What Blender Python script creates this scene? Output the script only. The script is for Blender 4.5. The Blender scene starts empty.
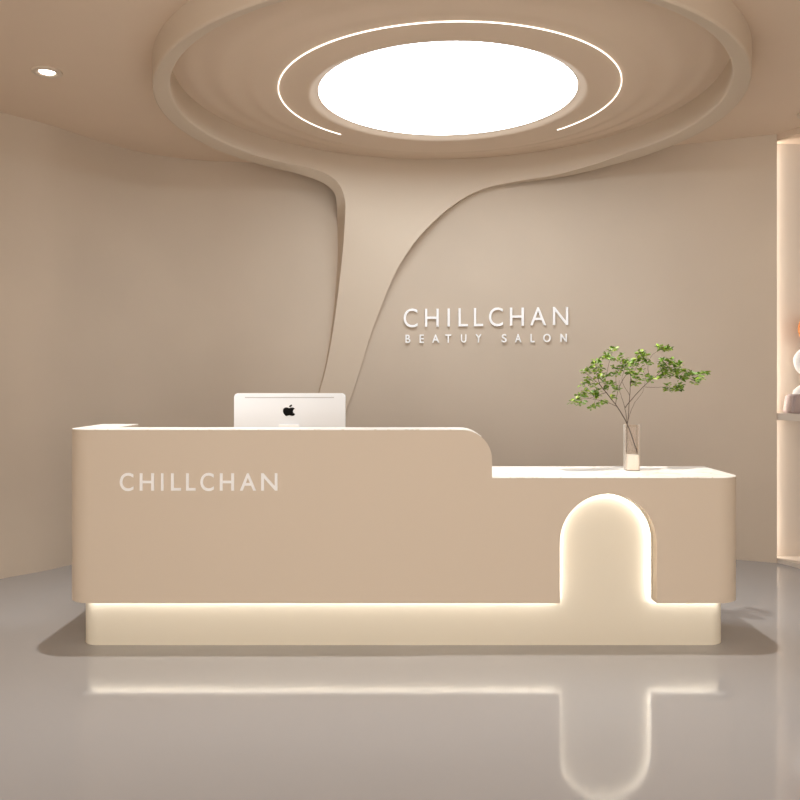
import bpy, bmesh, math, random
from mathutils import Vector, Matrix
C = bpy.context.scene.collection
PI = math.pi
R = random.Random(7)

# ------------------------------------------------------------------ camera model
F, CX, HY, HC = 800.0, 398.0, 382.0, 1.3353
def at(px, py, d):
    return Vector(((px - CX) / F * d, d, HC - (py - HY) / F * d))
H = 3.165                       # ceiling height
DF = 3.961                      # distance of the desk front

# ------------------------------------------------------------------ materials
def mat(name, col, rough=0.6, metal=0.0, spec=0.5, emit=None, strength=0.0, trans=0.0, ior=1.5, noise=0.0, nscale=3.0, bump=0.0, bscale=40.0, coat=0.0):
    m = bpy.data.materials.new(name); m.use_nodes = True
    nt = m.node_tree; b = nt.nodes['Principled BSDF']
    b.inputs['Base Color'].default_value = (*col, 1)
    b.inputs['Roughness'].default_value = rough
    b.inputs['Metallic'].default_value = metal
    b.inputs['Specular IOR Level'].default_value = spec
    b.inputs['IOR'].default_value = ior
    b.inputs['Transmission Weight'].default_value = trans
    b.inputs['Coat Weight'].default_value = coat
    if emit:
        b.inputs['Emission Color'].default_value = (*emit, 1)
        b.inputs['Emission Strength'].default_value = strength
    if noise or bump:
        tc = nt.nodes.new('ShaderNodeTexCoord')
    if noise:
        n = nt.nodes.new('ShaderNodeTexNoise'); n.inputs['Scale'].default_value = nscale; n.inputs['Detail'].default_value = 5
        nt.links.new(tc.outputs['Object'], n.inputs['Vector'])
        r = nt.nodes.new('ShaderNodeValToRGB')
        r.color_ramp.elements[0].position = .3; r.color_ramp.elements[1].position = .7
        r.color_ramp.elements[0].color = (*[c * (1 - noise) for c in col], 1)
        r.color_ramp.elements[1].color = (*[min(1, c * (1 + noise)) for c in col], 1)
        nt.links.new(n.outputs['Fac'], r.inputs['Fac']); nt.links.new(r.outputs['Color'], b.inputs['Base Color'])
    if bump:
        n2 = nt.nodes.new('ShaderNodeTexNoise'); n2.inputs['Scale'].default_value = bscale; n2.inputs['Detail'].default_value = 4
        nt.links.new(tc.outputs['Object'], n2.inputs['Vector'])
        bp = nt.nodes.new('ShaderNodeBump'); bp.inputs['Strength'].default_value = bump; bp.inputs['Distance'].default_value = .01
        nt.links.new(n2.outputs['Fac'], bp.inputs['Height']); nt.links.new(bp.outputs['Normal'], b.inputs['Normal'])
    return m

WALLC = (.560, .468, .373)
M_wall = mat('beige_plaster', WALLC, .75, spec=.2, noise=.035, nscale=1.3, bump=.03, bscale=25)
M_ceil = mat('beige_ceiling_plaster', (.71, .578, .455), .8, spec=.15, noise=.02, nscale=1.1)
M_ring = mat('beige_smooth_plaster', (.605, .507, .402), .7, spec=.2)
M_floor = mat('polished_greige_floor', (.355, .346, .347), .085, spec=.5, noise=.02, nscale=.8)
M_body = mat('champagne_lacquer', (.675, .573, .46), .45, spec=.3)
M_base = mat('cream_champagne_lacquer', (.83, .765, .63), .45, spec=.3)
M_white = mat('white_acrylic', (.97, .97, .97), .4)
M_plastic = mat('white_glossy_plastic', (.86, .91, .97), .25)
M_dark = mat('black_plastic', (.003, .003, .003), .6, spec=.1)
M_grey = mat('grey_plastic', (.5, .51, .53), .4)
M_screen = mat('dark_glass_screen', (.008, .008, .01), .08)
M_led = mat('warm_white_led', (1, 1, 1), .5, emit=(1, .975, .93), strength=14)
M_desk_led = mat('desk_led', (1, 1, 1), .5, emit=(1, .99, .965), strength=19)
M_desk_led_low = mat('desk_led_diffuser', (1, 1, 1), .5, emit=(1, .97, .93), strength=5)
M_arcled = mat('white_led_line', (1, 1, 1), .5, emit=(1, .95, .88), strength=2.5)
M_disc = mat('luminous_ceiling_film', (1, 1, 1), .6, emit=(.90, 1, 1.09), strength=7)
M_lamp = mat('downlight_lens', (1, 1, 1), .4, emit=(1, .93, .84), strength=9)
M_trimring = mat('downlight_trim', (.62, .52, .42), .45)
M_glass = mat('clear_glass', (1, .985, .965), .0, trans=1.0, ior=1.3)
M_frost = mat('milky_glass', (.97, .96, .94), .25)
M_bark = mat('dark_twig_bark', (.075, .045, .03), .7, bump=.3, bscale=120)
M_fluff = mat('white_textured_ceramic', (.72, .69, .67), .8, bump=.9, bscale=90)
M_face = mat('white_matte_ceramic', (.78, .75, .73), .6)
M_mauve = mat('mauve_grey_ceramic', (.38, .30, .28), .7, bump=.5, bscale=80)
M_orange = mat('orange_ceramic', (.55, .17, .03), .5)
M_niche = mat('pale_beige_panel', (.62, .54, .46), .55, spec=.3)
M_interior = mat('desk_interior_laminate', (.55, .46, .37), .5)

def vase_mat():
    m = bpy.data.materials.new('thin_clear_glass'); m.use_nodes = True
    nt = m.node_tree; nt.nodes.clear(); N_ = nt.nodes.new
    out = N_('ShaderNodeOutputMaterial'); tr = N_('ShaderNodeBsdfTransparent'); gl = N_('ShaderNodeBsdfGlossy'); mx = N_('ShaderNodeMixShader')
    df = N_('ShaderNodeBsdfDiffuse'); lw = N_('ShaderNodeLayerWeight'); m2 = N_('ShaderNodeMixShader'); pw = N_('ShaderNodeMath'); ma = N_('ShaderNodeMath')
    tr.inputs['Color'].default_value = (.985, .96, .935, 1); gl.inputs['Roughness'].default_value = .03
    df.inputs['Color'].default_value = (.95, .9, .84, 1); lw.inputs['Blend'].default_value = .5
    pw.operation = 'POWER'; pw.inputs[1].default_value = 4; ma.operation = 'MULTIPLY_ADD'; ma.inputs[1].default_value = .3; ma.inputs[2].default_value = .03
    nt.links.new(lw.outputs['Facing'], pw.inputs[0]); nt.links.new(pw.outputs[0], ma.inputs[0]); nt.links.new(ma.outputs[0], mx.inputs[0])
    nt.links.new(pw.outputs[0], m2.inputs[0]); nt.links.new(tr.outputs[0], m2.inputs[1]); nt.links.new(df.outputs[0], m2.inputs[2])
    nt.links.new(m2.outputs[0], mx.inputs[1]); nt.links.new(gl.outputs[0], mx.inputs[2]); nt.links.new(mx.outputs[0], out.inputs[0])
    return m
M_vase = vase_mat()

def leaf_mat():
    m = bpy.data.materials.new('fresh_green_leaf'); m.use_nodes = True
    nt = m.node_tree; b = nt.nodes['Principled BSDF']
    a = nt.nodes.new('ShaderNodeNewGeometry')
    r = nt.nodes.new('ShaderNodeValToRGB')
    e = r.color_ramp.elements
    e[0].position = 0; e[0].color = (.09, .20, .015, 1)
    e[1].position = 1; e[1].color = (.42, .52, .06, 1)
    k = e.new(.55); k.color = (.17, .31, .025, 1)
    nt.links.new(a.outputs['Random Per Island'], r.inputs['Fac'])
    nt.links.new(r.outputs['Color'], b.inputs['Base Color'])
    b.inputs['Roughness'].default_value = .45
    b.inputs['Subsurface Weight'].default_value = 0
    return m
M_leaf = leaf_mat()

def marble_mat():
    m = bpy.data.materials.new('white_veined_marble'); m.use_nodes = True
    nt = m.node_tree; b = nt.nodes['Principled BSDF']
    tc = nt.nodes.new('ShaderNodeTexCoord')
    n = nt.nodes.new('ShaderNodeTexNoise'); n.inputs['Scale'].default_value = 2.45; n.inputs['Detail'].default_value = 8; n.inputs['Distortion'].default_value = 2.45
    mp = nt.nodes.new('ShaderNodeMapping'); mp.inputs['Scale'].default_value = (1, 2.2, 1)
    r = nt.nodes.new('ShaderNodeValToRGB'); e = r.color_ramp.elements
    e[0].position = .47; e[0].color = (.92, .90, .86, 1)
    e[1].position = .53; e[1].color = (.92, .90, .86, 1)
    k = e.new(.5); k.color = (.74, .67, .55, 1)
    nt.links.new(tc.outputs['Object'], mp.inputs['Vector']); nt.links.new(mp.outputs['Vector'], n.inputs['Vector'])
    nt.links.new(n.outputs['Fac'], r.inputs['Fac']); nt.links.new(r.outputs['Color'], b.inputs['Base Color'])
    b.inputs['Roughness'].default_value = .3
    return m
M_marble = marble_mat()

# ------------------------------------------------------------------ helpers
def link(name, bm, m, parent=None, smooth=35, recalc=True):
    if recalc: bmesh.ops.recalc_face_normals(bm, faces=bm.faces)
    me = bpy.data.meshes.new(name); bm.to_mesh(me); bm.free()
    for mm in (m if isinstance(m, (list, tuple)) else [m]): me.materials.append(mm)
    if smooth:
        for p in me.polygons: p.use_smooth = True
        me.set_sharp_from_angle(angle=math.radians(smooth))
    o = bpy.data.objects.new(name, me); C.objects.link(o)
    if parent:
        o.parent = parent
        o.matrix_parent_inverse = Matrix.Translation(parent.location).inverted() if parent.type == 'EMPTY' else parent.matrix_parent_inverse
    return o
def thing(name, label, cat, loc, group=None):
    o = bpy.data.objects.new(name, None); C.objects.link(o)
    o.location = loc; o.empty_display_size = .1
    return tag(o, label, cat, group)
def tag(o, label, cat, group=None):
    o['label'] = label; o['category'] = cat
    if group: o['group'] = group
    return o
def struct(o):
    o['kind'] = 'structure'; return o

def add_box(bm, x0, x1, y0, y1, z0, z1, bev=0.0):
    v = [bm.verts.new((x, y, z)) for z in (z0, z1) for y in (y0, y1) for x in (x0, x1)]
    f = [(0, 2, 3, 1), (4, 5, 7, 6), (0, 1, 5, 4), (2, 6, 7, 3), (0, 4, 6, 2), (1, 3, 7, 5)]
    fs = [bm.faces.new([v[i] for i in q]) for q in f]
    if bev:
        es = list({e for ff in fs for e in ff.edges})
        bmesh.ops.bevel(bm, geom=es, offset=bev, segments=3, affect='EDGES', profile=.5)
def add_lathe(bm, prof, cx, cy, n=96, a0=0.0, a1=2 * PI, closed=True):
    rows = []
    full = abs(a1 - a0 - 2 * PI) < 1e-6
    k = n if full else n + 1
    for i in range(k):
        a = a0 + (a1 - a0) * i / n
        rows.append([bm.verts.new((cx + r * math.cos(a), cy + r * math.sin(a), z)) for r, z in prof])
    for i in range(n):
        A, B = rows[i], rows[(i + 1) % k]
        for j in range(len(prof) - 1):
            bm.faces.new((A[j], B[j], B[j + 1], A[j + 1]))
    return rows
def add_disc(bm, cx, cy, z, r, n=96):
    bm.faces.new([bm.verts.new((cx + r * math.cos(2 * PI * i / n), cy + r * math.sin(2 * PI * i / n), z)) for i in range(n)])
def add_tube(bm, pts, rad, n=7, caps=True):
    pts = [Vector(p) for p in pts]
    rings = []
    up = Vector((0, 0, 1))
    for i, p in enumerate(pts):
        t = (pts[min(i + 1, len(pts) - 1)] - pts[max(i - 1, 0)]).normalized()
        u = up if abs(t.dot(up)) < .95 else Vector((1, 0, 0))
        s = t.cross(u).normalized(); w = s.cross(t).normalized()
        r = rad[i] if isinstance(rad, (list, tuple)) else rad
        rings.append([bm.verts.new(p + (s * math.cos(2 * PI * k / n) + w * math.sin(2 * PI * k / n)) * r) for k in range(n)])
    for a, b in zip(rings, rings[1:]):
        for k in range(n):
            bm.faces.new((a[k], a[(k + 1) % n], b[(k + 1) % n], b[k]))
    if caps:
        bm.faces.new(rings[0][::-1]); bm.faces.new(rings[-1])
def add_prism(bm, poly, to3, w0, w1):
    """polygon of 2D points extruded between two offsets; to3(p, w) gives the 3D point"""
    a = [bm.verts.new(to3(p, w0)) for p in poly]; b = [bm.verts.new(to3(p, w1)) for p in poly]
    bm.faces.new(a); bm.faces.new(b[::-1])
    n = len(poly)
    for i in range(n):
        bm.faces.new((a[i], b[i], b[(i + 1) % n], a[(i + 1) % n]))
def catmull(ps, n=10):
    out = []
    ps = [Vector(p) for p in ps]
    for i in range(len(ps) - 1):
        p0 = ps[i - 1] if i else ps[0] * 2 - ps[1]
        p1, p2 = ps[i], ps[i + 1]
        p3 = ps[i + 2] if i + 2 < len(ps) else ps[-1] * 2 - ps[-2]
        for k in range(n):
            t = k / n
            out.append(.5 * ((2 * p1) + (p2 - p0) * t + (2 * p0 - 5 * p1 + 4 * p2 - p3) * t * t + (3 * p1 - p0 - 3 * p2 + p3) * t ** 3))
    out.append(ps[-1])
    return out
def lerp_tab(tab, x):
    if x <= tab[0][0]: return tab[0][1]
    for (x0, y0), (x1, y1) in zip(tab, tab[1:]):
        if x <= x1: return y0 + (y1 - y0) * (x - x0) / max(1e-9, x1 - x0)
    return tab[-1][1]
def sstep(a, b, x):
    t = max(0, min(1, (x - a) / (b - a))); return t * t * (3 - 2 * t)

# ------------------------------------------------------------------ the room
WALL = catmull([(-3.25, -1.0), (-3.25, 0.5), (-3.22, 3.2), (-3.08, 4.55), (-2.90, 5.05), (-2.697, 5.42), (-2.473, 5.70), (-2.262, 6.09), (-1.985, 6.42), (-1.632, 6.60), (-1.231, 6.67),
                (-.5, 6.76), (.2, 6.80), (1.0, 6.66), (1.6, 6.45), (2.12, 6.20), (2.795, 5.90)], 10)
WTAB = [(p.x, p.y) for p in WALL if p.y > 3.2]
def wall_d(X): return lerp_tab(WTAB, X)
def wall_hit(px, py, off=0.0):
    d = 6.5
    for _ in range(60):
        d = .5 * d + .5 * (wall_d((px - CX) / F * d) - off)
    return at(px, py, d)

def curved_wall(name, pts, z0, z1, th, m):
    bm = bmesh.new()
    nrm = []
    for i, p in enumerate(pts):
        t = (pts[min(i + 1, len(pts) - 1)] - pts[max(i - 1, 0)]).normalized()
        nrm.append(Vector((-t.y, t.x)))
    zs = (z0, z1)
    fr = [[bm.verts.new((p.x, p.y, z)) for z in zs] for p in pts]
    bk = [[bm.verts.new((p.x + n.x * th, p.y + n.y * th, z)) for z in zs] for p, n in zip(pts, nrm)]
    for i in range(len(pts) - 1):
        bm.faces.new((fr[i][0], fr[i + 1][0], fr[i + 1][1], fr[i][1]))
        bm.faces.new((bk[i][0], bk[i][1], bk[i + 1][1], bk[i + 1][0]))
        bm.faces.new((fr[i][1], fr[i + 1][1], bk[i + 1][1], bk[i][1]))
        bm.faces.new((fr[i][0], bk[i][0], bk[i + 1][0], fr[i + 1][0]))
    for i in (0, -1):
        bm.faces.new((fr[i][0], fr[i][1], bk[i][1], bk[i][0]))
    return struct(link(name, bm, m, smooth=40))
curved_wall('wall_back', WALL, 0, H, .045, M_wall)

bm = bmesh.new(); add_box(bm, -3.5, 4.6, -1.0, 7.4, -.1, 0); struct(link('floor', bm, M_floor, smooth=0))

RCX, RCY, RR, RI = .298, 5.031, 1.764, 1.665       # ceiling ring
bm = bmesh.new()
N = 128
def sq(a):
    c, s = math.cos(a), math.sin(a)
    k = min((4.6 - RCX) / c if c > 1e-6 else (-3.5 - RCX) / c if c < -1e-6 else 1e9, (7.4 - RCY) / s if s > 1e-6 else (-1.0 - RCY) / s if s < -1e-6 else 1e9)
    return (RCX + k * c, RCY + k * s)
angs = [2 * PI * i / N for i in range(N)]
angs += [math.atan2(y - RCY, x - RCX) % (2 * PI) for x in (-3.5, 4.6) for y in (-1.0, 7.4)]
angs.sort()
hi = [(RCX + 1.72 * math.cos(a), RCY + 1.72 * math.sin(a)) for a in angs]
ho = [sq(a) for a in angs]
L0 = [[bm.verts.new((*p, z)) for p in q] for z in (H, H + .12) for q in (hi, ho)]
n = len(angs)
for i in range(n):
    j = (i + 1) % n
    bm.faces.new((L0[0][i], L0[0][j], L0[1][j], L0[1][i])); bm.faces.new((L0[2][i], L0[3][i], L0[3][j], L0[2][j]))
    bm.faces.new((L0[0][i], L0[2][i], L0[2][j], L0[0][j])); bm.faces.new((L0[1][i], L0[1][j], L0[3][j], L0[3][i]))
struct(link('ceiling', bm, M_ceil, smooth=30))

# ------------------------------------------------------------------ sculpted ceiling ring flowing down the wall
sculpt = thing('ceiling_sculpture', 'big round beige plaster ceiling ring whose rear flows down the wall as a stem', 'ceiling feature', (RCX, RCY, H))
bm = bmesh.new()
prof = [(RR, H + .02), (RR, 3.022)]
for k in range(1, 7):
    a = PI / 2 * k / 6; prof.append((RR - .012 * (1 - math.cos(a)), 3.022 - .018 * math.sin(a)))
for k in range(0, 7):
    a = PI / 2 * k / 6; prof.append((RI + .012 * (1 - math.sin(a)), 3.050 - .018 * math.cos(a)))
prof += [(RI, 3.21), (RR, 3.21)]
prof.append(prof[0])
add_lathe(bm, prof, RCX, RCY, 160); bmesh.ops.remove_doubles(bm, verts=bm.verts, dist=1e-5)
link('rim', bm, M_ring, sculpt, smooth=40)

def zrec(r):
    z = 3.128 + .07 * sstep(1.12, 1.665, r)
    w = sstep(1.13, 1.22, r) * (1 - sstep(1.56, 1.64, r))
    z += w * .0055 * math.cos(2 * PI * (r - 1.28) / .205)
    z += .030 * (1 - sstep(.80, .885, r))
    return z
bm = bmesh.new()
NR = 90
RD, DY = .812, .055
prof = [(RD + (RI - RD) * i / NR, zrec(RD + (RI - RD) * i / NR)) for i in range(NR + 1)]
prof += [(RI, 3.215), (RD, 3.215)]
prof.append(prof[0])
add_lathe(bm, prof, 0, 0, 160); bmesh.ops.remove_doubles(bm, verts=bm.verts, dist=1e-5)
for v in bm.verts:
    r_ = math.hypot(v.co.x, v.co.y); v.co += Vector((RCX + .012 * (RI - r_) / (RI - RD), RCY + DY * (RI - r_) / (RI - RD), 0))
link('recess_panel', bm, M_ceil, sculpt, smooth=40)

def cyl(X, r):
    q = r * r - (X - RCX) ** 2
    return RCY + math.sqrt(q) if q > 0 else RCY
def d_front(X, z):
    w = wall_d(X)
    t = .034 + .115 * sstep(1.35, 2.7, z)
    low = w - t
    top = cyl(X, RI - .003)
    s = sstep(2.25, 2.93, z)
    return min(low + (top - low) * s, w - .012)
def d_rear(X, z):
    w = wall_d(X) + .004
    return w + (min(cyl(X, RR - .012), w) - w) * sstep(2.66, 2.86, z)
def hit(px, py, fn):
    lo, hi_ = 4.5, 7.6
    for _ in range(45):
        d = (lo + hi_) / 2; p = at(px, py, d)
        if d < fn(p.x, p.z): lo = d
        else: hi_ = d
    return at(px, py, lo)
fl = [(153, 247), (157.6, 262.5), (161.7, 279), (165, 295), (168, 311), (173, 325), (179.6, 335.6), (188.5, 342), (200, 345), (208, 345.7), (232, 344.3), (250, 343), (300, 337.5), (328.7, 333.4), (364, 327.2), (392, 319.4), (430, 307), (480, 288), (540, 262)]
bl = [(159.5, 247), (163.8, 262.5), (168, 279), (173, 295), (177.7, 311), (183.6, 325), (191, 333.5), (197, 336), (208, 337), (216, 337), (238, 337.5), (256, 338), (302, 334.6), (330, 331.4), (364, 325.9), (392, 318.4), (430, 306), (480, 287), (540, 261)]
fr_ = [(152.2, 630), (156.6, 617), (162.6, 600), (168.8, 580), (173.8, 561), (177.5, 542.5), (180, 524), (183.6, 505), (187.5, 486), (195.5, 467.5), (208, 448.7), (224.5, 430.5), (242, 414.5), (264, 400), (281, 391.2), (300, 383.7), (328.7, 372.4), (367.5, 360.6), (389.4, 353.9), (409.7, 346), (430, 339), (480, 325), (540, 310)]
br_ = [(159.4, 630), (163.4, 617), (168.4, 600), (173.4, 580), (177.2, 561), (180, 542.5), (182.3, 524), (185.6, 505), (189.3, 486), (197, 467.5), (209, 448.7), (225.2, 430.5), (242.5, 414.3), (264.2, 399.6), (281.1, 390.8), (300, 383.2), (328.7, 371.9), (367.5, 360.1), (389.4, 353.4), (409.7, 345.6), (430, 338.6), (480, 324.6), (540, 309.6)]
bm = bmesh.new()
ys = []
y = 153.0
while y < 540:
    ys.append(y); y += 1.0 if y < 230 else 4.0
ys.append(540.0)
NU = 60
def refine(tab, rear):
    def smooth(q):
        q = catmull(q, 6)
        for _ in range(14): q = [q[0]] + [q[i] * .5 + (q[i - 1] + q[i + 1]) * .25 for i in range(1, len(q) - 1)] + [q[-1]]
        return [(p.x, p.y) for p in q]
    return smooth(tab), smooth(rear)
flr, blr = refine(fl, bl); frr, brr = refine(fr_, br_)
def xs_at(tab, y): return lerp_tab(tab, y)
rows = []
for y in ys:
    a, b = xs_at(flr, y), xs_at(frr, y)
    rows.append([bm.verts.new(hit(a + (b - a) * (k / NU), y, d_front)) for k in range(NU + 1)])
for A, B in zip(rows, rows[1:]):
    for k in range(NU):
        bm.faces.new((A[k], A[k + 1], B[k + 1], B[k]))
# edges of the stem: a rounded side from the front outline back to the wall
def side(front_tab, rear_tab, flip):
    cols = []
    for (fy, fx), (ry, rx) in zip(front_tab, rear_tab):
        p, q = hit(fx, fy, d_front), hit(rx, ry, d_rear)
        c = []
        for k in range(7):
            t = k / 6
            m_ = p.lerp(q, t)
            c.append(bm.verts.new(m_))
        cols.append(c)
    for A, B in zip(cols, cols[1:]):
        for k in range(6):
            f = (A[k], A[k + 1], B[k + 1], B[k])
            bm.faces.new(f if flip else f[::-1])
side(flr, blr, False); side(frr, brr, True)
bmesh.ops.remove_doubles(bm, verts=bm.verts, dist=.0008)
link('stem', bm, M_ring, sculpt, smooth=50)

# luminous disc and LED line
bm = bmesh.new(); add_lathe(bm, [(RD - .001, 3.180), (RD - .001, 3.158), (RD - .003, 3.156)], RCX + .012, RCY + DY, 128); add_disc(bm, RCX + .012, RCY + DY, 3.156, RD - .003, 128)
bmesh.ops.remove_doubles(bm, verts=bm.verts, dist=1e-5)
tag(link('ceiling_light', bm, M_disc, smooth=30), 'large glowing white round light panel in the middle of the ceiling ring', 'ceiling light')
def flo(px, py, z):
    d = (z - HC) * F / (HY - py); return ((px - CX) / F * d, d)
pa = flo(343, 131, 3.14); pb = flo(552, 127, 3.14)
AY = RCY - .008
a0 = math.atan2(pa[1] - AY, pa[0] - RCX); a1 = math.atan2(pb[1] - AY, pb[0] - RCX) + 2 * PI
bm = bmesh.new(); NA = 160; ra = 1.052; zl = 3.122
prev = None
for i in range(NA + 1):
    t = i / NA; a = a0 + (a1 - a0) * t
    hw = .0003 + .0010 * min(1, min(t, 1 - t) / .16)
    cur = [bm.verts.new((RCX + .014 + r * math.cos(a), AY + r * math.sin(a), z)) for r, z in ((ra - hw, zl + .0055), (ra - hw, zl), (ra + hw, zl), (ra + hw, zl + .0055))]
    if prev:
        for k in range(4): bm.faces.new((prev[k], prev[(k + 1) % 4], cur[(k + 1) % 4], cur[k]))
    else: bm.faces.new(cur)
    prev = cur
bm.faces.new(prev[::-1])
tag(link('light_line', bm, M_arcled, smooth=30), 'thin open arc of white LED light around the round ceiling panel', 'LED strip')

# ------------------------------------------------------------------ recessed downlights
def downlight(x, y, label):
    t = thing('downlight', label, 'downlight', (x, y, H), 'recessed ceiling downlights')
    bm = bmesh.new()
    add_lathe(bm, [(.086, H), (.086, H - .010), (.080, H - .014), (.055, H - .012), (.045, H - .004), (.045, H + .0)], x, y, 48)
    link('trim_ring', bm, M_trimring, t, smooth=40)
    bm = bmesh.new(); add_lathe(bm, [(.0445, H - .0005), (.0445, H - .005), (.042, H - .007)], x, y, 40); add_disc(bm, x, y, H - .007, .042, 40)
    link('lens', bm, M_lamp, t, smooth=30)
    l = bpy.data.lights.new('downlight_lamp', 'SPOT'); l.energy = 4; l.color = (1, .92, .82); l.spot_size = math.radians(95); l.spot_blend = .8; l.shadow_soft_size = .05
    lo = bpy.data.objects.new('downlight_lamp', l); C.objects.link(lo); lo.location = (x, y, H - .03)
p = at(47, 73, (H - .01 - HC) * F / (HY - 73)); downlight(p.x, p.y, 'small round recessed downlight near the left edge of the ceiling')
p = at(811, 115, (H - .01 - HC) * F / (HY - 115)); downlight(p.x, p.y, 'small round recessed downlight above the lit display niche')

# ------------------------------------------------------------------ display niche at the right
NIC = catmull([(2.80, 5.905), (2.88, 5.73), (3.02, 5.42), (3.25, 4.85), (3.5, 4.1), (3.6, 3.0), (3.6, 0.5), (3.6, -1.0)], 6)
NICP = [(p.x, p.y) for p in NIC if p.y > 4.05]
def niche_slab(name, z0, z1, m, x0=None, back=6.0):
    bm = bmesh.new()
    poly = list(NICP) + [(4.2, NICP[-1][1]), (4.2, back), (2.80, back)]
    add_prism(bm, poly, lambda p, w: Vector((p[0], p[1], w)), z0, z1)
    return link(name, bm, m, smooth=30)
struct(niche_slab('trim_1', 0, .03, M_niche))
struct(niche_slab('trim_2', 3.12, H, M_ceil))
bm = bmesh.new(); add_box(bm, 2.74, 4.26, 6.0, 6.06, 0, H); add_box(bm, 4.2, 4.26, 4.0, 5.9999, 0, H); struct(link('wall_niche', bm, M_niche, smooth=0))
pr = [p for p in NIC if p.y <= 4.12]
curved_wall('wall_right', pr, 0, H, -.06, M_wall)
sh = niche_slab('display_shelf', 1.055, 1.105, M_niche)
tag(sh, 'pale beige shelf board across the lit niche at the right', 'shelf')
bm = bmesh.new(); add_box(bm, 2.762, 2.776, 5.962, 5.992, .04, 3.11)
tag(link('niche_light_strip', bm, M_led, smooth=0), 'vertical warm LED strip glowing behind the wall edge beside the niche', 'LED strip')

# figurine on the shelf
fx, fy, fz = 3.0, 5.885, 1.1056
fig = thing('figurine', 'white and grey sculpted figurine with an orange top on the niche shelf', 'figurine', (fx, fy, fz))
bm = bmesh.new()
pr_ = [(-.14, -.08), (.14, -.08), (.14, .08), (-.14, .08)]
v0 = [bm.verts.new((fx + a, fy + b, fz)) for a, b in pr_]; v1 = [bm.verts.new((fx + a * .86, fy + b * .9, fz + .14)) for a, b in pr_]
bm.faces.new(v0); bm.faces.new(v1[::-1])
for i in range(4): bm.faces.new((v0[i], v0[(i + 1) % 4], v1[(i + 1) % 4], v1[i]))
bmesh.ops.bevel(bm, geom=list(bm.edges), offset=.012, segments=3, affect='EDGES')
link('pedestal', bm, M_mauve, fig, smooth=40)
def blob(name, cx, cy, cz, rx, ry, rz, m, par, seg=32):
    bm = bmesh.new(); bmesh.ops.create_uvsphere(bm, u_segments=seg, v_segments=seg // 2, radius=1)
    for v in bm.verts:
        k = 1 + .02 * math.sin(7 * v.co.x + 5 * v.co.z)
        v.co = Vector((cx + v.co.x * rx * k, cy + v.co.y * ry * k, cz + v.co.z * rz))
    return link(name, bm, m, par, smooth=60)
bm = bmesh.new()
add_lathe(bm, [(.001, fz + .09), (.10, fz + .09), (.102, fz + .13), (.09, fz + .17), (.065, fz + .195), (.04, fz + .21), (.04, fz + .30), (.001, fz + .30)], fx + .01, fy, 40)
bmesh.ops.remove_doubles(bm, verts=bm.verts, dist=1e-4)
link('body', bm, M_fluff, fig, smooth=60)
hd = blob('head', fx + .02, fy - .01, fz + .38, .108, .095, .112, M_face, fig)
for k, (dz, rr) in enumerate(((.02, .101), (-.03, .098), (-.07, .073))):
    bm = bmesh.new()
    pts = [(fx + .02 + (rr + .009) * math.cos(a) * 1.0, fy - .01 + (rr - .004) * math.sin(a), fz + .375 + dz + .012 * math.sin(3 * a)) for a in [PI + PI * i / 20 for i in range(21)]]
    add_tube(bm, pts, .006, 6); link('band', bm, M_mauve, hd, smooth=60)
blob('neck_cap', fx + .025, fy - .01, fz + .49, .05, .05, .03, M_fluff, fig, 20)
blob('topknot', fx + .005, fy - .01, fz + .62, .062, .06, .10, M_orange, fig, 24)

# ------------------------------------------------------------------ reception desk
X0, X1, D1 = -1.657, 1.717, 4.49
desk = thing('reception_desk', 'long champagne beige reception desk with rounded ends and glowing arch cutout', 'reception desk', ((X0 + X1) / 2, 4.2, 0))
class Path:
    def __init__(s, x0, x1, d0, d1, r):
        s.x0, s.x1, s.d0, s.d1, s.r = x0, x1, d0, d1, r
        s.A = d1 - d0 - r; s.q = PI * r / 2; s.L = x1 - x0 - 2 * r
        s.total = 2 * s.A + 2 * s.q + s.L
    def pos(s, u, w):
        r = s.r
        if u < s.A: p, n = (s.x0, s.d1 - u), (-1, 0)
        elif u < s.A + s.q:
            a = (u - s.A) / r; n = (-math.cos(a), -math.sin(a)); p = (s.x0 + r + r * n[0], s.d0 + r + r * n[1])
        elif u < s.A + s.q + s.L: p, n = (s.x0 + r + u - s.A - s.q, s.d0), (0, -1)
        elif u < s.A + 2 * s.q + s.L:
            a = (u - s.A - s.q - s.L) / r; n = (math.sin(a), -math.cos(a)); p = (s.x1 - r + r * n[0], s.d0 + r + r * n[1])
        else: p, n = (s.x1, s.d0 + r + u - (s.A + 2 * s.q + s.L)), (1, 0)
        return p[0] - n[0] * w, p[1] - n[1] * w
    def u(s, X): return s.A + s.q + (X - s.x0 - s.r)
    def breaks(s, n=14):
        o = [s.A + s.q * i / n for i in range(n + 1)]
        return o + [s.A + s.q + s.L + s.q * i / n for i in range(n + 1)]
def wrap(name, path, poly, w0, w1, m, parent):
    bm = bmesh.new()
    add_prism(bm, poly, lambda p, w: Vector((p[0], w, p[1])), w0, w1)
    bm.normal_update(); bmesh.ops.triangulate(bm, faces=bm.faces[:], ngon_method='EAR_CLIP')
    for u in path.breaks():
        bmesh.ops.bisect_plane(bm, geom=list(bm.verts) + list(bm.edges) + list(bm.faces), dist=1e-6, plane_co=(u, 0, 0), plane_no=(1, 0, 0))
    for v in bm.verts:
        x, y = path.pos(v.co.x, v.co.y); v.co = Vector((x, y, v.co.z))
    return link(name, bm, m, parent, smooth=25)
ZB, ZT, ZL = .2395, 1.100, .862
XS = (492 - CX) / F * DF
RC_ = .145
SP = Path(X0, X1, DF, D1, .13)
AX, AR, AZ = 1.042, .24, .541
arch = [(SP.u(AX - AR), ZB)] + [(SP.u(AX + AR * math.cos(PI - PI * i / 32)), AZ + AR * math.sin(PI * i / 32)) for i in range(33)] + [(SP.u(AX + AR), ZB)]
uS = SP.u(XS); S = .004
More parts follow.
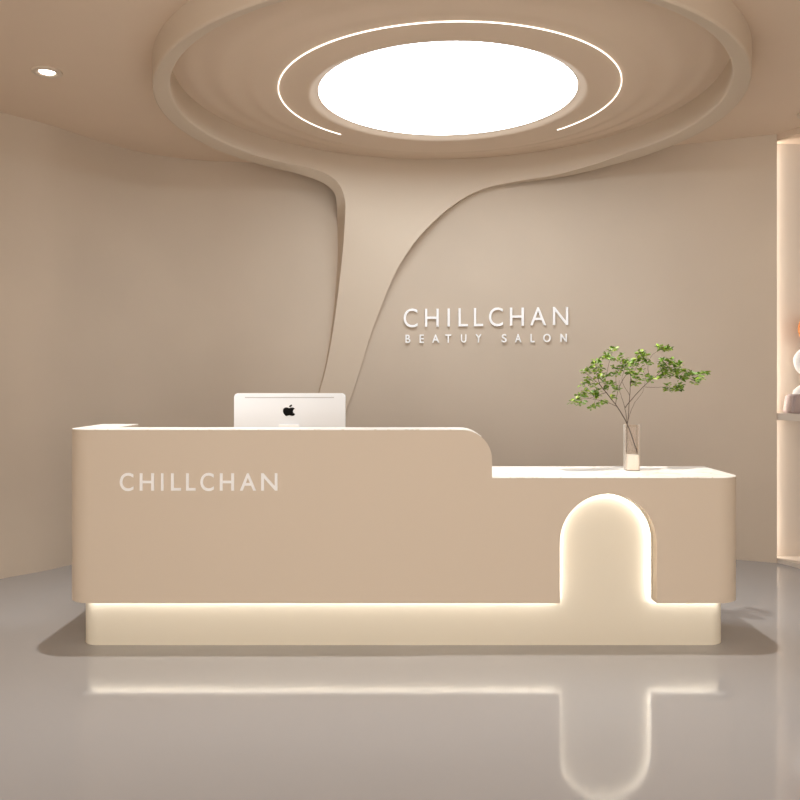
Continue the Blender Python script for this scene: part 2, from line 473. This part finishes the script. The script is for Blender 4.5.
corner = [(uS - RC_ + RC_ * math.cos(PI / 2 * i / 16), ZT - S - RC_ + RC_ * math.sin(PI / 2 * i / 16)) for i in range(17)]
shell = [(0, ZB)] + arch + [(SP.total, ZB), (SP.total, ZL - S), (uS, ZL - S)] + corner + [(0, ZT - S)]
wrap('front_panel', SP, shell, 0, .094, M_body, desk)
PP = Path(X0 + .045, X1 - .05, DF + .099, D1 - .03, .085)
z1 = .2385
pl = [(0, 0), (PP.total, 0), (PP.total, z1), (PP.u(AX + .31), z1), (PP.u(AX + .31), .82), (PP.u(AX - .31), .82), (PP.u(AX - .31), z1), (0, z1)]
wrap('plinth', PP, pl, 0, .03, M_base, desk)
# glowing strip hidden along the lower edge and round the arch
line = [(SP.A + SP.q * .5, ZB - .004)] + [(SP.u(AX - AR) - .004, ZB - .004), (SP.u(AX - AR) + .004, ZB + .004)] + [(SP.u(AX + (AR - .005) * math.cos(PI - PI * i / 32)), AZ + (AR - .005) * math.sin(PI * i / 32)) for i in range(33)] + [(SP.u(AX + AR) - .004, ZB + .004), (SP.u(AX + AR) + .004, ZB - .004), (SP.total - SP.A - SP.q * .5, ZB - .004)]
den = []
for (u0, za), (u1, zb_) in zip(line, line[1:]):
    k = max(1, int(abs(u1 - u0) / .02))
    den += [(u0 + (u1 - u0) * i / k, za + (zb_ - za) * i / k) for i in range(k)]
den.append(line[-1])
bm = bmesh.new()
prev = None
uf0, uf1 = SP.A + SP.q, SP.A + SP.q + SP.L
for q_, (u, z) in enumerate(den):
    tu = Vector(den[min(q_ + 1, len(den) - 1)]) - Vector(den[max(q_ - 1, 0)]); tu.normalize(); nu, nz = -tu.y, tu.x
    w_ = .078 - .030 * max(sstep(uf0 + .03, uf0 - .10, u) if u < uf0 + .03 else 0, sstep(uf1 - .03, uf1 + .10, u))
    a = [bm.verts.new((*SP.pos(u + nu * dz, w), z + nz * dz)) for w, dz in ((w_ - .006, -.004), (w_, -.004), (w_, .004), (w_ - .006, .004))]
    if prev:
        for k in range(4):
            f = bm.faces.new((prev[k], prev[(k + 1) % 4], a[(k + 1) % 4], a[k])); f.material_index = 0 if k == 1 else 2 if k == 0 else 1
    else: bm.faces.new(a).material_index = 1
    prev = a
bm.faces.new(prev[::-1]).material_index = 1
o = link('light_strip', bm, (M_desk_led, M_base, M_desk_led_low), desk, smooth=0); o['label'] = 'warm white glowing strip'
# thick upper wall behind the panel, left return, counter carcass
bm = bmesh.new()
x_of = lambda u: X0 + SP.r + (u - SP.A - SP.q)
poly = [(X0 + .16, .26), (XS, .26)] + [(x_of(u), z) for u, z in corner] + [(X0 + .16, ZT - S)]
add_prism(bm, poly, lambda p, w: Vector((p[0], w, p[1])), DF + .1345, DF + .20)
add_box(bm, X0 + .135, X0 + .20, DF + .2005, D1, .26, ZT - S)
link('inner_panel', bm, M_interior, desk, smooth=25)
bm = bmesh.new(); add_box(bm, XS + .01, X1 - .135, DF + .14, D1 - .005, .28, ZL - S)
link('cabinet', bm, M_interior, desk, smooth=0)
# marble tops
bm = bmesh.new()
e = .0005
def rnd(cx, cy, r, a0, a1, n=12): return [(cx + r * math.cos(a0 + (a1 - a0) * i / n), cy + r * math.sin(a0 + (a1 - a0) * i / n)) for i in range(n + 1)]
up = [(XS - RC_, DF + .2), (X0 + .20, DF + .2), (X0 + .20, D1)] + [(X0, D1)] + rnd(X0 + .13, DF + .13, .13, PI, 1.5 * PI) + [(XS - RC_, DF)]
add_prism(bm, up, lambda p, w: Vector((p[0], p[1], w)), ZT - S + e, ZT)
arcs = [(x_of(uS) - RC_ + (RC_ + k) * math.cos(PI / 2 * i / 14), ZT - S - RC_ + (RC_ + k) * math.sin(PI / 2 * i / 14)) for k in (S,) for i in range(14, 7, -1)]
arci = [(x_of(uS) - RC_ + (RC_ + e) * math.cos(PI / 2 * i / 14), ZT - S - RC_ + (RC_ + e) * math.sin(PI / 2 * i / 14)) for i in range(8, 15)]
add_prism(bm, arcs + arci, lambda p, w: Vector((p[0], w, p[1])), DF + .001, DF + .2)
o = link('ledge_top', bm, M_marble, desk, smooth=25); o['label'] = 'white marble ledge top'
bm = bmesh.new()
lw = [(XS + .002, D1), (XS + .002, DF)] + rnd(X1 - .13, DF + .13, .13, 1.5 * PI, 2 * PI) + [(X1, D1)]
add_prism(bm, lw, lambda p, w: Vector((p[0], p[1], w)), ZL - S + e, ZL)
o = link('counter_top', bm, M_marble, desk, smooth=25); o['label'] = 'white veined marble counter top'
# staff worktop behind
bm = bmesh.new(); add_box(bm, X0 + .21, XS - .01, DF + .205, 5.02, .722, .75, .004)
link('worktop', bm, M_interior, desk, smooth=30)
for xx in (X0 + .24, XS - .06):
    bm = bmesh.new(); add_box(bm, xx, xx + .03, D1 + .02, 5.0, 0, .721); link('leg_panel', bm, M_interior, desk, smooth=0)

# ------------------------------------------------------------------ lettering
def glyph(ch, bold=0):
    c = bpy.data.curves.new('glyph', 'FONT'); c.body = ch; c.resolution_u = 6; c.offset = bold
    o = bpy.data.objects.new('glyph', c); C.objects.link(o)
    me = bpy.data.meshes.new_from_object(o)
    bm = bmesh.new(); bm.from_mesh(me)
    bmesh.ops.remove_doubles(bm, verts=bm.verts, dist=1e-5)
    bpy.data.objects.remove(o); bpy.data.curves.remove(c); bpy.data.meshes.remove(me)
    xs = [v.co.x for v in bm.verts]; ysv = [v.co.y for v in bm.verts]
    return bm, min(xs), max(xs), min(ysv), max(ysv)
def letter(bm_out, ch, x0, x1, y0, y1, place, th, bold=0):
    """glyph stretched to the box; place(x, y, w) -> 3D, w 0 at the front and th at the back"""
    g, a, b, c, d = glyph(ch, bold)
    fs = [[v.index for v in f.verts] for f in g.faces]
    g.verts.index_update()
    co = [(x0 + (v.co.x - a) / (b - a) * (x1 - x0), y0 + (v.co.y - c) / (d - c) * (y1 - y0)) for v in g.verts]
    edges = [tuple(v.index for v in e_.verts) for e_ in g.edges if len(e_.link_faces) == 1]
    g.free()
    fv = [bm_out.verts.new(place(x, y, 0)) for x, y in co]; bv = [bm_out.verts.new(place(x, y, th)) for x, y in co]
    for f in fs:
        bm_out.faces.new([fv[i] for i in f]); bm_out.faces.new([bv[i] for i in f][::-1])
    for i, j in edges:
        bm_out.faces.new((fv[i], fv[j], bv[j], bv[i]))
# on the desk
bm = bmesh.new()
row = [('C', 120, 133.7), ('H', 140, 154.3), ('I', 161.3, 163.7), ('L', 171.3, 181.2), ('L', 186.3, 195.8), ('C', 200.5, 214), ('H', 220, 234.2), ('A', 240, 256.2), ('N', 261.3, 277.6)]
for ch, a, b in row:
    t, bo = (472.7, 491) if ch == 'C' else (473.2, 490.5)
    letter(bm, ch, a, b, bo, t, lambda x, y, w: at(x, y, DF) + Vector((0, w - .006, 0)), .0055, .01)
o = link('lettering', bm, M_white, desk, smooth=25); o['label'] = 'white raised letters CHILLCHAN'
# on the wall
cen = wall_hit(487, 325)
sign = thing('wall_sign', 'white raised sign letters CHILLCHAN BEATUY SALON on the rear wall', 'sign', cen)
def wall_place(x, y, w):
    p = wall_hit(x, y, .024); p.y += w; return p
row = [('C', 403.6, 417.6), ('H', 425, 438.7), ('I', 447.6, 449.9), ('L', 458.5, 468), ('L', 474, 483.2), ('C', 489, 503), ('H', 510, 524), ('A', 530.3, 546.2), ('N', 553, 568.3)]
for ch, a, b in row:
    k = ((a + b) / 2 - 403) / 165
    bm = bmesh.new(); ex = .4 if ch == 'C' else 0
    letter(bm, ch, a, b, 327.1 - 2.2 * k + ex, 309 - 2.2 * k - ex, wall_place, .014); link('letter', bm, M_white, sign, smooth=25)
row = [('B', 405.4, 410.4), ('E', 419.6, 423.9), ('A', 432, 439.3), ('T', 445.3, 451.4), ('U', 461, 466.5), ('Y', 475.6, 481.6), ('S', 501.7, 506.8), ('A', 515, 521.4), ('L', 530.6, 534.6), ('O', 543.3, 550.8), ('N', 560.5, 567)]
for ch, a, b in row:
    k = ((a + b) / 2 - 403) / 165
    bm = bmesh.new()
    letter(bm, ch, a, b, 343 - 1.0 * k, 334.6 - 1.0 * k, wall_place, .014, .018); link('letter', bm, M_white, sign, smooth=25)

# ------------------------------------------------------------------ computer seen from behind
MD = 4.66
pc = thing('desktop_computer', 'white all-in-one desktop computer seen from behind over the desk ledge', 'computer', (at(289.5, 0, MD).x, MD, .75))
def rrect(x0, x1, z0, z1, r, n=6):
    o = []
    for cx, cz, a in ((x1 - r, z1 - r, 0), (x0 + r, z1 - r, PI / 2), (x0 + r, z0 + r, PI), (x1 - r, z0 + r, 1.5 * PI)):
        o += [(cx + r * math.cos(a + PI / 2 * i / n), cz + r * math.sin(a + PI / 2 * i / n)) for i in range(n + 1)]
    return o
mx0, mx1 = at(234, 0, MD).x, at(345.3, 0, MD).x
mz1 = at(0, 393.2, MD).z; mz0 = .845; mc = (mx0 + mx1) / 2
bm = bmesh.new(); add_prism(bm, rrect(mx0, mx1, mz0, mz1, .022), lambda p, w: Vector((p[0], w, p[1])), MD, MD + .038)
bmesh.ops.bevel(bm, geom=[e_ for e_ in bm.edges if abs(e_.verts[0].co.y - e_.verts[1].co.y) < 1e-6], offset=.006, segments=3, affect='EDGES')
body = link('housing', bm, M_plastic, pc, smooth=50)
bm = bmesh.new(); add_prism(bm, rrect(mx0 + .03, mx1 - .03, mz0 + .09, mz1 - .03, .004), lambda p, w: Vector((p[0], w, p[1])), MD + .0385, MD + .0395)
link('screen', bm, M_screen, pc, smooth=0)
bm = bmesh.new(); zz = at(0, 397.4, MD).z; add_box(bm, at(245, 0, MD).x, at(334, 0, MD).x, MD - .0012, MD + .002, zz - .0025, zz + .0025)
o = link('vent_slot', bm, M_grey, pc, smooth=0); o['label'] = 'thin grey vent slot'
# fruit emblem
lx = lambda px: at(px, 0, MD).x
lz = lambda py: at(0, py, MD).z
def em(ps, n=6, close=True):
    q = catmull(ps + ([ps[0]] if close else []), n); return [(p.x, p.y) for p in (q[:-1] if close else q)]
out_ = [(289, 408.1), (292.5, 407.5), (294.9, 408.6)]
bite = [(293.6, 409.7), (293.0, 411.3), (293.5, 412.9), (295.2, 414.0)]
rest = [(294.2, 415.4), (292.6, 415.9), (290.9, 415.7), (289.3, 415.3), (287.5, 415.8), (285.9, 415.9), (284.1, 414.1), (283.0, 411.6), (283.2, 409.3), (284.5, 407.9), (286.6, 407.4), (289, 408.1)]
seq = [(p.x, p.y) for p in catmull(out_, 6)] + [(p.x, p.y) for p in catmull([out_[-1]] + bite, 6)][1:] + [(p.x, p.y) for p in catmull([bite[-1]] + rest, 6)][1:-1]
bm = bmesh.new()
add_prism(bm, [(lx(a), lz(b)) for a, b in seq], lambda p, w: Vector((p[0], w, p[1])), MD - .0015, MD + .001)
leaf = [(p[0], p[1]) for p in em([(289.0, 406.9), (289.6, 405.6), (290.9, 404.8), (292.1, 404.8), (291.8, 406.0), (290.7, 406.9)], 5)]
add_prism(bm, [(lx(a), lz(b)) for a, b in leaf], lambda p, w: Vector((p[0], w, p[1])), MD - .0015, MD + .001)
o = link('emblem', bm, M_dark, pc, smooth=0); o['label'] = 'black bitten apple emblem'
# stand: neck folding into a foot
bm = bmesh.new()
nx0, nx1 = lx(279), lx(299.3)
prof = [(MD - .004, 1.088), (MD - .016, 1.086), (MD - .03, .95), (MD - .04, .80), (MD - .04, .765), (MD - .03, .752), (MD + .14, .751), (MD + .14, .757), (MD - .015, .762), (MD - .025, .80), (MD - .012, .95), (MD - .004, 1.04)]
add_prism(bm, prof, lambda p, w: Vector((w, p[0], p[1])), nx0, nx1)
bmesh.ops.bevel(bm, geom=list(bm.edges), offset=.0015, segments=2, affect='EDGES')
link('stand', bm, M_white, pc, smooth=40)

# ------------------------------------------------------------------ glass vase and branches
VD = DF + .33
v = at(631.6, 0, VD)
VX = v.x; VW = 6.9 / F * VD; VZ = ZL + .0006; VH = (VZ - at(0, 424.5, VD).z) * -1
bm = bmesh.new()
hw = VW
def ringsq(h, z, r): return [bm.verts.new((VX + a, VD + b, z)) for a, b in rrect(-h, h, -h, h, r, 4)]
t = .0045; zb = VZ + .088
loops = [ringsq(hw - .002, VZ, .010), ringsq(hw, VZ + .003, .012), ringsq(hw, VZ + VH - .002, .012), ringsq(hw - .001, VZ + VH, .011), ringsq(hw - t + .001, VZ + VH, .009), ringsq(hw - t, VZ + VH - .002, .008), ringsq(hw - t, zb - .084, .008), ringsq(hw - t - .004, zb - .0855, .006)]
k = len(loops[0])
for A, B in zip(loops, loops[1:]):
    for i in range(k): bm.faces.new((A[i], A[(i + 1) % k], B[(i + 1) % k], B[i]))
bm.faces.new(loops[0][::-1]); bm.faces.new(loops[-1])
vase = link('glass_vase', bm, M_vase, smooth=40)
bm = bmesh.new()
bb = [ringsq(hw - t - .0015, zb - .084, .006), ringsq(hw - t - .0015, zb - .004, .006)]
for i in range(len(bb[0])): bm.faces.new((bb[0][i], bb[0][(i + 1) % len(bb[0])], bb[1][(i + 1) % len(bb[0])], bb[1][i]))
bm.faces.new(bb[0][::-1]); bm.faces.new(bb[1])
o = link('base', bm, M_frost, vase, smooth=40); o['label'] = 'milky white base block'
tag(vase, 'tall clear square glass vase with thick base on the low marble counter', 'vase')

def wp(px, py, dd): return at(px, py, VD + dd)
def leaf_cluster(bm, c, nl, size):
    for i in range(nl):
        a = R.uniform(0, 2 * PI); el = R.uniform(-.5, .75)
        d = Vector((math.cos(a) * math.cos(el), math.sin(a) * math.cos(el) * .9, math.sin(el)))
        L = size * R.uniform(.7, 1.25); W = L * R.uniform(.46, .6)
        s = d.cross(Vector((0, 0, 1)));
        if s.length < .1: s = Vector((1, 0, 0))
        s.normalize(); nrm = s.cross(d).normalized()
        roll = R.uniform(-.7, .7); s2 = s * math.cos(roll) + nrm * math.sin(roll); nrm = s2.cross(d).normalized()
        o = c + d * size * .18
        mid = []
        for q, wq, dz in ((0, 0, 0), (.28, .36, .03), (.58, .5, .035), (.84, .3, 0), (1, 0, -.05)):
            mid.append((o + d * L * q - nrm * (-dz) * L, wq * W))
        vm = [bm.verts.new(p) for p, _ in mid]
        for sg in (-1, 1):
            ve = [bm.verts.new(p + s2 * sg * w_ + nrm * w_ * .35) for p, w_ in mid[1:-1]]
            bm.faces.new((vm[0], vm[1], ve[0])); bm.faces.new((vm[1], vm[2], ve[1], ve[0])); bm.faces.new((vm[2], vm[3], ve[2], ve[1])); bm.faces.new((vm[3], vm[4], ve[2]))
def branch(name, label, stems, clusters, nl):
    base = stems[0][0][0]
    t = thing(name, label, 'branch', wp(*base))
    samples = []
    for i, (pts, r0, r1) in enumerate(stems):
        q = catmull([wp(*p) for p in pts], 8)
        for k in range(1, len(q) - 1):
            q[k] = q[k] + Vector((R.uniform(-1, 1), R.uniform(-1, 1), R.uniform(-1, 1))) * .0009
        rad = [1.3 * r0 + 1.3 * (r1 - r0) * k / (len(q) - 1) for k in range(len(q))]
        bm = bmesh.new(); add_tube(bm, q, rad, 6); link('stem' if i == 0 else 'twig', bm, M_bark, t, smooth=60)
        samples += q
    bl_ = bmesh.new()
    for px, py in clusters:
        # depth near the closest twig, jittered
        best = min(samples, key=lambda s: (s.x - wp(px, py, 0).x) ** 2 + (s.z - wp(px, py, 0).z) ** 2)
        c = at(px, py, best.y + R.uniform(-.03, .03))
        leaf_cluster(bl_, c, nl + R.randint(1, 5), .026)
        m_ = best.lerp(c, .5) + Vector((0, 0, R.uniform(-.004, .004)))
        leaf_cluster(bl_, c + Vector((R.uniform(-.012, .012), R.uniform(-.015, .015), R.uniform(-.01, .01))), nl // 2 + 1, .024)
        nf = len(bl_.faces)
        add_tube(bl_, catmull([best, m_, c], 4), .0007, 4)
        bl_.faces.ensure_lookup_table()
        for q_ in range(nf, len(bl_.faces)): bl_.faces[q_].material_index = 1
    link('leaves', bl_, (M_leaf, M_bark), t, smooth=60, recalc=False)
def C4(*l): return [(560 + x / 5.333, 340 + y / 5.333) for x, y in l]
stA = [([(637.6, 453.0, .015), (627.8, 425.5, -.005), (617, 406.6, -.02), (600, 385, -.04)], .0024, .0014),
       ([(617, 406.6, -.02), (609, 403, -.03), (597.5, 400, -.05), (579, 396, -.06)], .0012, .0005),
       ([(606, 392.5, -.033), (590, 398, -.01), (577, 399, 0.01)], .0010, .0004),
       ([(600, 385, -.04), (597, 375, -.04), (595.6, 362, -.02)], .0012, .0005),
       ([(604, 390, -.035), (607, 372, -.01), (612.5, 350, 0)], .0010, .0004),
       ([(600, 385, -.04), (592, 378, -.06), (585, 373, -.08)], .0010, .0004),
       ([(615.5, 404, -.02), (618, 391, 0), (624, 378, .02), (635, 364, .03), (641, 353, .04)], .0012, .0005),
       ([(618, 391, 0), (616, 378, .03), (622, 358, .05)], .0009, .0004)]
clA = C4((65, 330), (85, 318), (115, 330), (110, 345), (190, 355), (170, 362), (95, 290), (130, 275), (130, 295), (185, 300), (175, 285), (120, 240), (150, 210), (140, 170), (155, 155), (190, 130), (192, 112), (215, 150), (200, 200), (180, 175), (245, 195), (225, 185), (240, 95), (250, 82), (262, 100), (280, 55), (290, 48), (255, 240), (235, 225), (180, 250), (165, 235), (300, 145), (312, 160), (330, 80), (345, 110), (350, 130), (305, 180), (300, 250), (285, 235), (250, 260), (230, 330), (270, 310), (210, 300), (205, 270), (310, 270), (215, 340), (305, 105))
branch('leafy_branch', 'green leafy cut branch in the glass vase spreading to the left', stA, clA, 6)
stB = [([(626.6, 452.6, -.012), (627.0, 428, 0), (628.4, 415, .005), (630.3, 385, .01), (631, 372, .01)], .0019, .0008),
       ([(627.2, 424, 0), (624.7, 407, -.01), (620, 392, -.03), (619, 380, -.04)], .0012, .0005),
       ([(624.9, 408, -.01), (629.4, 402, 0), (645, 385, .02), (657.5, 374.7, .04), (665, 363, .05)], .0016, .0007),
       ([(645, 387.0, .02), (654, 387.3, .05), (666, 387, .07), (678, 389, .08)], .0009, .0005),
       ([(657, 375, .04), (668, 376, .06), (683, 376, .08), (704, 373.5, .1)], .0011, .0005),
       ([(650, 380.5, .03), (648, 366, .02), (652, 355.5, .01), (663, 348, 0)], .0009, .0004),
       ([(628, 420, .005), (634, 404, -.02), (643, 391, -.04), (646, 375, -.05)], .0009, .0004),
       ([(630, 385, .01), (634, 372, -.01), (642, 356, -.02)], .0009, .0004),
       ([(683, 376, .08), (693, 380, .07), (697, 383, .06)], .0007, .0004),
       ([(630, 396, .01), (622, 380, .03), (627, 364, .04)], .0009, .0004)]
clB = C4((400, 115), (410, 100), (395, 135), (380, 180), (370, 165), (395, 190), (410, 210), (405, 235), (430, 75), (425, 62), (455, 85), (445, 95), (460, 130), (470, 120), (450, 190), (440, 165), (485, 210), (465, 205), (400, 225), (545, 45), (530, 38), (575, 45), (560, 55), (585, 50), (550, 110), (540, 130), (570, 135), (590, 110), (600, 130), (630, 120), (640, 135), (545, 170), (555, 150), (580, 160), (575, 175), (620, 165), (605, 150), (545, 195), (560, 190), (610, 185), (660, 170), (650, 160), (690, 185), (680, 200), (640, 210), (665, 215), (725, 230), (715, 215), (750, 205), (740, 195), (765, 182), (775, 178), (630, 250), (640, 240), (575, 265), (580, 245), (640, 265), (615, 262), (345, 150), (700, 175))
branch('leafy_branch', 'green leafy cut branch in the glass vase reaching to the right', stB, clB, 7)

# ------------------------------------------------------------------ light
for sx, sz in ((-1.37, 2.96), (1.175, 2.98)):  # added spots without any fixture, to cast the desk's shadow on the floor
    l = bpy.data.lights.new('added_desk_spot', 'SPOT'); l.energy = 200; l.color = (1, .95, .88); l.spot_size = math.radians(86); l.spot_blend = 1; l.shadow_soft_size = .02
    lo = bpy.data.objects.new('added_desk_spot', l); C.objects.link(lo); lo.location = (sx, DF + .12, sz)
w = bpy.data.worlds.new('World'); bpy.context.scene.world = w; w.use_nodes = True
w.node_tree.nodes['Background'].inputs['Color'].default_value = (1, .93, .86, 1)
w.node_tree.nodes['Background'].inputs['Strength'].default_value = 2.45

cam = bpy.data.cameras.new('Camera'); co = bpy.data.objects.new('Camera', cam); C.objects.link(co)
co.location = (0, 0, HC); co.rotation_euler = (PI / 2, 0, 0)
cam.sensor_width = 36; cam.lens = F / 800 * 36
cam.shift_x = (400 - CX) / 800; cam.shift_y = -(400 - HY) / 800
bpy.context.scene.camera = co
sc = bpy.context.scene
vs = sc.view_settings; vs.view_transform = 'Standard'; vs.look = 'None'; vs.gamma = 1; vs.exposure = 0; vs.use_curve_mapping = False
sc.cycles.max_bounces = 16; sc.cycles.transparent_max_bounces = 24; sc.cycles.diffuse_bounces = 6; sc.cycles.use_denoising = True
sc.cycles.sample_clamp_indirect = 6
